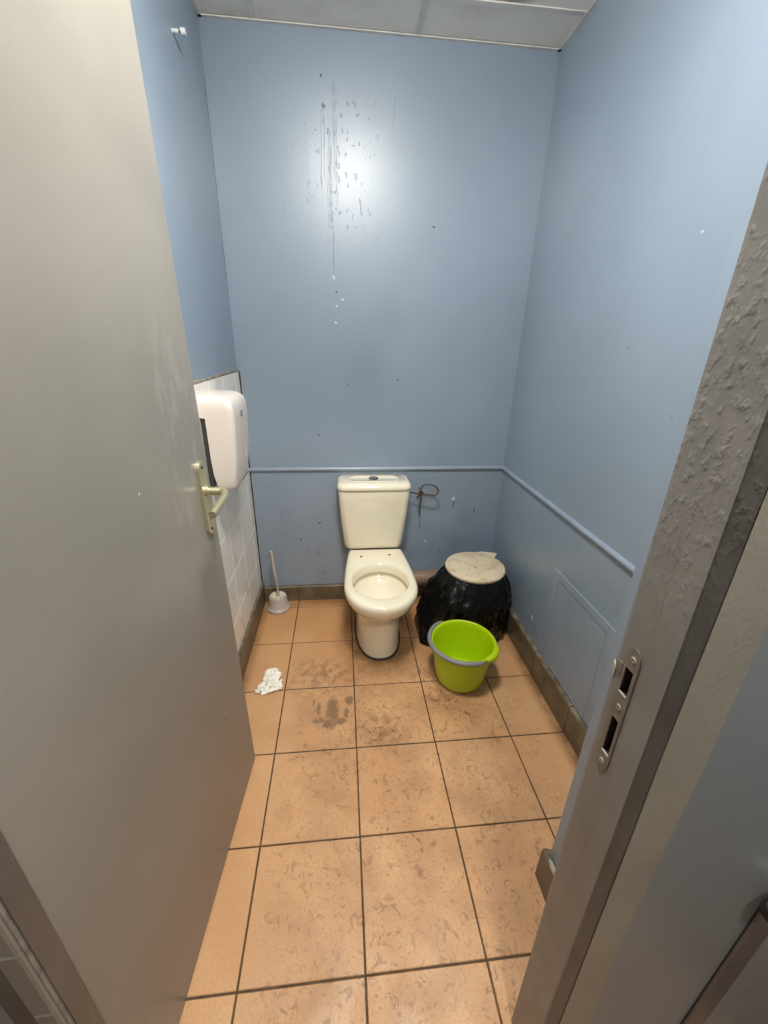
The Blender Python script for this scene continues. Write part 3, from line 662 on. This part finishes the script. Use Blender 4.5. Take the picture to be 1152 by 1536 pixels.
# ================================================================== WASTE BIN
CX, CY, LZ, LR = .955, 1.312, .380, .152
wb = thing('waste_bin', 'bin wrapped in a black liner with a stained cream lid, back right corner', 'waste bin', (CX, CY, 0))
bm = bmesh.new(); lathe(bm, [(.110, .003), (.140, LZ-.03), (.142, LZ-.004), (.136, LZ-.004), (.106, .01)], CX, CY, 48, True, True); link('bin_body', bm, M_LIDRIM, wb, smooth=50)
bm = bmesh.new(); NA, NZ = 200, 44; rings = []
for iz in range(NZ+1):
    v = iz/NZ; ring = []
    for ia in range(NA):
        a = 2*PI*ia/NA; c, s = math.cos(a), math.sin(a)
        base = .149+(.192-.149)*math.sin(min(1, v/.30)*PI/2)+.006*v
        left = max(0, math.cos(a-math.radians(178)))**1.5; frontl = max(0, math.cos(a-math.radians(215)))**2
        base += .105*left*math.sin(PI/2*v)**1.3+.02*frontl*v-.02*max(0, v-.75)/.25*(1-left)
        f1 = mn.noise(Vector((c*2.6, s*2.6, v*1.6+2))); f2 = mn.noise(Vector((c*5+v*2.5, s*5, v*3.0+7))); f3 = mn.noise(Vector((c*9, s*9-v*3, v*8)))
        ridge = abs(f2)
        r = base+(.008+.020*v)*f1+(.008-.034*ridge)*min(1, v*4)+.006*f3*min(1, v*5)
        r += .006*math.sin(a*19+5*f1)*max(0, 1-v*5)*min(1, v*12)
        z = LZ-.012-(LZ-.014)*v**.92+.012*f2*math.sin(PI*v)
        lft = .055*max(0, mn.noise(Vector((c*2.2+5, s*2.2, 1))))
        z = max(.002, z+lft*v*(1 if v > .8 else 0)*.3)
        x, y = CX+r*c, CY+r*s
        xm = 1.146 if z < .15 else 1.166
        x = min(x, xm+.003*f2); ym = 1.530 if z < .21 else 1.62
        y = min(y, ym+.004*f2); x = max(x, .662)
        # keep clear of the bucket and of the toilet pan
        d = math.hypot(x-BX, y-BY); need = rr(min(z, BH))+.016
        if d < need: x, y = BX+(x-BX)*need/d, BY+(y-BY)*need/d
        if z > .2 and x < .66: x = .66
        ring.append((x, y, z))
    rings.append(ring)
loft(bm, rings, cap0=False, cap1=False); link('liner', bm, M_BAG, wb, smooth='all')
bm = bmesh.new()
lathe(bm, [(LR-.006, LZ-.016), (LR, LZ-.014), (LR+.003, LZ-.004), (LR+.001, LZ+.003), (LR-.006, LZ+.006), (LR-.011, LZ+.0045), (LR-.014, LZ+.0075), (LR-.020, LZ+.010), (LR*.6, LZ+.0125), (LR*.2, LZ+.0135)], CX, CY, 72); lidb = link('lid', bm, M_LID, wb, smooth=60)
bm = bmesh.new(); a = math.radians(52); 
q = [Vector((CX+(LR-.01)*math.cos(a+d), CY+(LR-.01)*math.sin(a+d), 0)) for d in (-.42, .5)]; tip = Vector((CX+(LR+.062)*math.cos(a-.22), CY+(LR+.050)*math.sin(a-.22), 0)); tip2 = Vector((CX+(LR+.022)*math.cos(a+.15), CY+(LR+.022)*math.sin(a+.15), 0))
loft(bm, [[(p.x, p.y, z) for p in (q[0], tip, tip2, q[1])] for z in (LZ-.004, LZ+.004)]); link('hinge_tab', bm, M_LIDRIM, wb)

# ================================================================== TOILET BRUSH
UX, UY = -.110, 1.546
tb = thing('toilet_brush', 'grey plastic toilet brush standing in its round holder, back left corner', 'toilet brush', (UX, UY, 0))
bm = bmesh.new(); lathe(bm, [(.060, .0005), (.0645, .003), (.0645, .017), (.058, .022), (.054, .026), (.0505, .082), (.0475, .090), (.0455, .0915), (.044, .088), (.020, .086)], UX, UY, 56); hl = link('holder', bm, M_BRUSH, tb, smooth=50)
for k in range(8):
    a = 2*PI*k/8+.2; bm = bmesh.new()
    pts = [(UX+r*math.cos(a+d), UY+r*math.sin(a+d)) for r, d in ((.013, -.30), (.036, -.19), (.040, 0), (.036, .19), (.013, .30))]
    loft(bm, [[(x, y, .0862) for x, y in pts], [(x, y, .0935) for x, y in pts]]); link('lid_petal', bm, M_BRUSHL, hl)
bm = bmesh.new(); tube(bm, smoothpath([(UX+.004, UY, .086), (UX+.002, UY, .15), (UX-.002, UY+.001, .21), (UX-.006, UY+.001, .23), (UX-.010, UY, .33), (UX-.013, UY, .378)], 6), lambda t: .0055 if t < .38 else (.0085 if t < .5 else .0078), 12); link('handle', bm, M_BRUSH, tb, smooth=50)

# ================================================================== TISSUE
ts = thing('tissue', 'crumpled white tissue lying on the floor tiles left of the toilet', 'tissue', (-.07, .975, 0))
def crumple(name, cx, cy, lx, ly, rot, seed, hgt, z0=.001, n=26):
    bm = bmesh.new(); g = []
    for i in range(n+1):
        row = []
        for j in range(n+1):
            u, v = i/n*2-1, j/n*2-1
            e = 1+.20*mn.noise(Vector((math.atan2(v, u)*1.7, seed, 0)))
            k_ = max(abs(u), abs(v)); q = Vector((u, v, 0)).normalized()*k_ if k_ > 0 else Vector((0, 0, 0))
            x, y = (.45*u+.55*q.x)*lx*e, (.45*v+.55*q.y)*ly*e
            p = Vector((u*1.6+seed, v*1.6, seed)); f = abs(mn.noise(p))*1.1+abs(mn.noise(p*2.1))*.7+.2*abs(mn.noise(p*4))
            x += .012*mn.noise(p*2.7+Vector((9, 0, 0))); y += .012*mn.noise(p*2.7+Vector((0, 9, 0)))
            h = .95*hgt*f*(1-.4*k_**3)+z0
            c, s = math.cos(rot), math.sin(rot); row.append(bm.verts.new((cx+c*x-s*y, cy+s*x+c*y, h)))
        g.append(row)
    for i in range(n):
        for j in range(n): bm.faces.new((g[i][j], g[i+1][j], g[i+1][j+1], g[i][j+1]))
    return link(name, bm, M_TISSUE, ts, smooth=24)
crumple('sheet', -.068, 1.008, .036, .050, .1, 1.3, .024); crumple('sheet', -.062, .945, .050, .036, .35, 5.1, .028); crumple('sheet', -.078, .972, .022, .05, -.5, 8.2, .034)
crumple('torn_scrap', -.118, .926, .013, .011, .2, 3.1, .018, n=10)

# ================================================================== DISPENSER
DX, D0, D1, DZ0, DZ1 = XL+.0062, .985, 1.225, .925, 1.262
dp = thing('paper_dispenser', 'white plastic toilet paper dispenser fixed to the tiled left wall', 'dispenser', (DX, 1.1, 1.1))
boxo('back_plate', (DX, D0+.006, DZ0+.02), (DX+.018, D1-.006, DZ1-.05), M_DISPD, dp, bev=.003)
bm = bmesh.new(); rings = []
def dring(z, dep, ins=0.0, r=.021, off=0.0):
    out = []; x0, x1 = DX+off, DX+dep; y0, y1 = D0+ins, D1-ins
    pts = [(x0, y1), (x0, y0)]
    def arc(cx, cy, a0, a1): return [(cx+r*math.cos(a0+(a1-a0)*k/7), cy+r*math.sin(a0+(a1-a0)*k/7)) for k in range(8)]
    pts += arc(x1-r, y0+r, -PI/2, 0)+arc(x1-r, y1-r, 0, PI/2)
    return [(x, y, z) for x, y in pts]
spec = [(DZ0, .083, .016, .030, .040), (DZ0+.004, .090, .010, .022, .036), (DZ0+.02, .094, .004, .022, .030), (DZ0+.06, .099, .001, .022, .022), (DZ0+.12, .106, 0, .022, .019), (DZ0+.20, .112, 0, .022, .0185), (DZ0+.27, .115, 0, .022, .0185), (DZ0+.272, .115, 0, .022, .0005),
        (DZ1-.038, .114, 0, .022, .0005), (DZ1-.020, .110, .001, .022, .0005), (DZ1-.008, .101, .005, .022, .0005), (DZ1+.002, .086, .012, .030, .0005), (DZ1+.005, .070, .018, .024, .0005)]
loft(bm, [dring(z, d, i, r, o) for z, d, i, r, o in spec]); cv = link('cover', bm, M_DISP, dp, smooth=50)
bm = bmesh.new(); tube(bm, [(DX+.1135, 1.105, 1.195), (DX+.1165, 1.105, 1.195)], .0115, 20)
for v in bm.verts: v.co.y = 1.105+(v.co.y-1.105)*1.0
lg = link('logo', bm, M_BLUELOGO, cv)
bm = bmesh.new()
for k in range(3): 
    box(bm, (DX+.1166, 1.0995, 1.1985-.0035*k-.0006), (DX+.1172, 1.1105, 1.1985-.0035*k+.0006))
link('logo_mark', bm, M_WHITE, lg)
boxo('inspection_slot', (DX+.1060, 1.145, 1.015), (DX+.1102, 1.1464, 1.062), M_BRUSH, cv)
bm = bmesh.new(); box(bm, (DX+.045, D0+.13, DZ0-.001), (DX+.082, D1-.012, DZ0+.014)); link('paper_slot', bm, M_DISPD, cv)
bm = bmesh.new(); loft(bm, [[(DX+.076, y, DZ0+.001), (DX+.091, y, DZ0+.012), (DX+.0935, y, DZ0+.012), (DX+.079, y, DZ0-.001)] for y in (D0+.12, D1-.008)]); link('tear_edge', bm, M_DISPD, cv)

# ================================================================== SMALL WALL THINGS
ws = thing('wall_screw', 'white plastic wall plug with screw sticking out high on the left wall', 'screw', (XL, 1.284, 2.319))
bm = bmesh.new(); tube(bm, [(XL, 1.284, 2.319), (XL+.020, 1.284, 2.319)], .0055, 12); link('plug', bm, M_WHITE, ws, smooth=40)
bm = bmesh.new(); tube(bm, [(XL+.018, 1.284, 2.319), (XL+.026, 1.284, 2.319)], .0035, 10); link('shank', bm, M_RUST, ws, smooth=40)
bm = bmesh.new(); tube(bm, [(XL+.026, 1.284, 2.319), (XL+.040, 1.284, 2.319)], .009, 14); link('head', bm, M_WHITE, ws, smooth=40)
boxo('hatch_base', (0, 0, 0), (.001, .001, .001), M_HATCH) if False else None
ht = thing('wall_hatch', 'blue painted access hatch low on the right wall with a raised frame', 'hatch', (XR, .72, .36))
HY0, HY1, HZ0, HZ1, fwid = .515, .932, .145, .583, .040
bm = bmesh.new(); box(bm, (XR-.006, HY0, HZ0), (XR-.0002, HY0+fwid, HZ1), .0012, 1); link('frame_bar', bm, M_HATCH, ht)
bm = bmesh.new(); box(bm, (XR-.006, HY1-fwid, HZ0), (XR-.0002, HY1, HZ1), .0012, 1); link('frame_bar', bm, M_HATCH, ht)
bm = bmesh.new(); box(bm, (XR-.006, HY0+fwid, HZ1-fwid+.004), (XR-.0002, HY1-fwid, HZ1), .0012, 1); link('frame_bar', bm, M_HATCH, ht)
bm = bmesh.new(); box(bm, (XR-.006, HY0+fwid, HZ0), (XR-.0002, HY1-fwid, HZ0+.012), .0012, 1); link('frame_bar', bm, M_HATCH, ht)
boxo('shadow_gap', (XR-.0012, HY0+fwid-.0, HZ0+.012), (XR-.0002, HY1-fwid, HZ1-fwid+.004), M_SEAL_GAP, ht)  # dark backing puts the shade of the hatch grooves into colour
boxo('panel', (XR-.0055, HY0+fwid+.0012, HZ0+.014), (XR-.0012, HY1-fwid-.0026, HZ1-fwid), M_HATCH, ht, bev=.001)
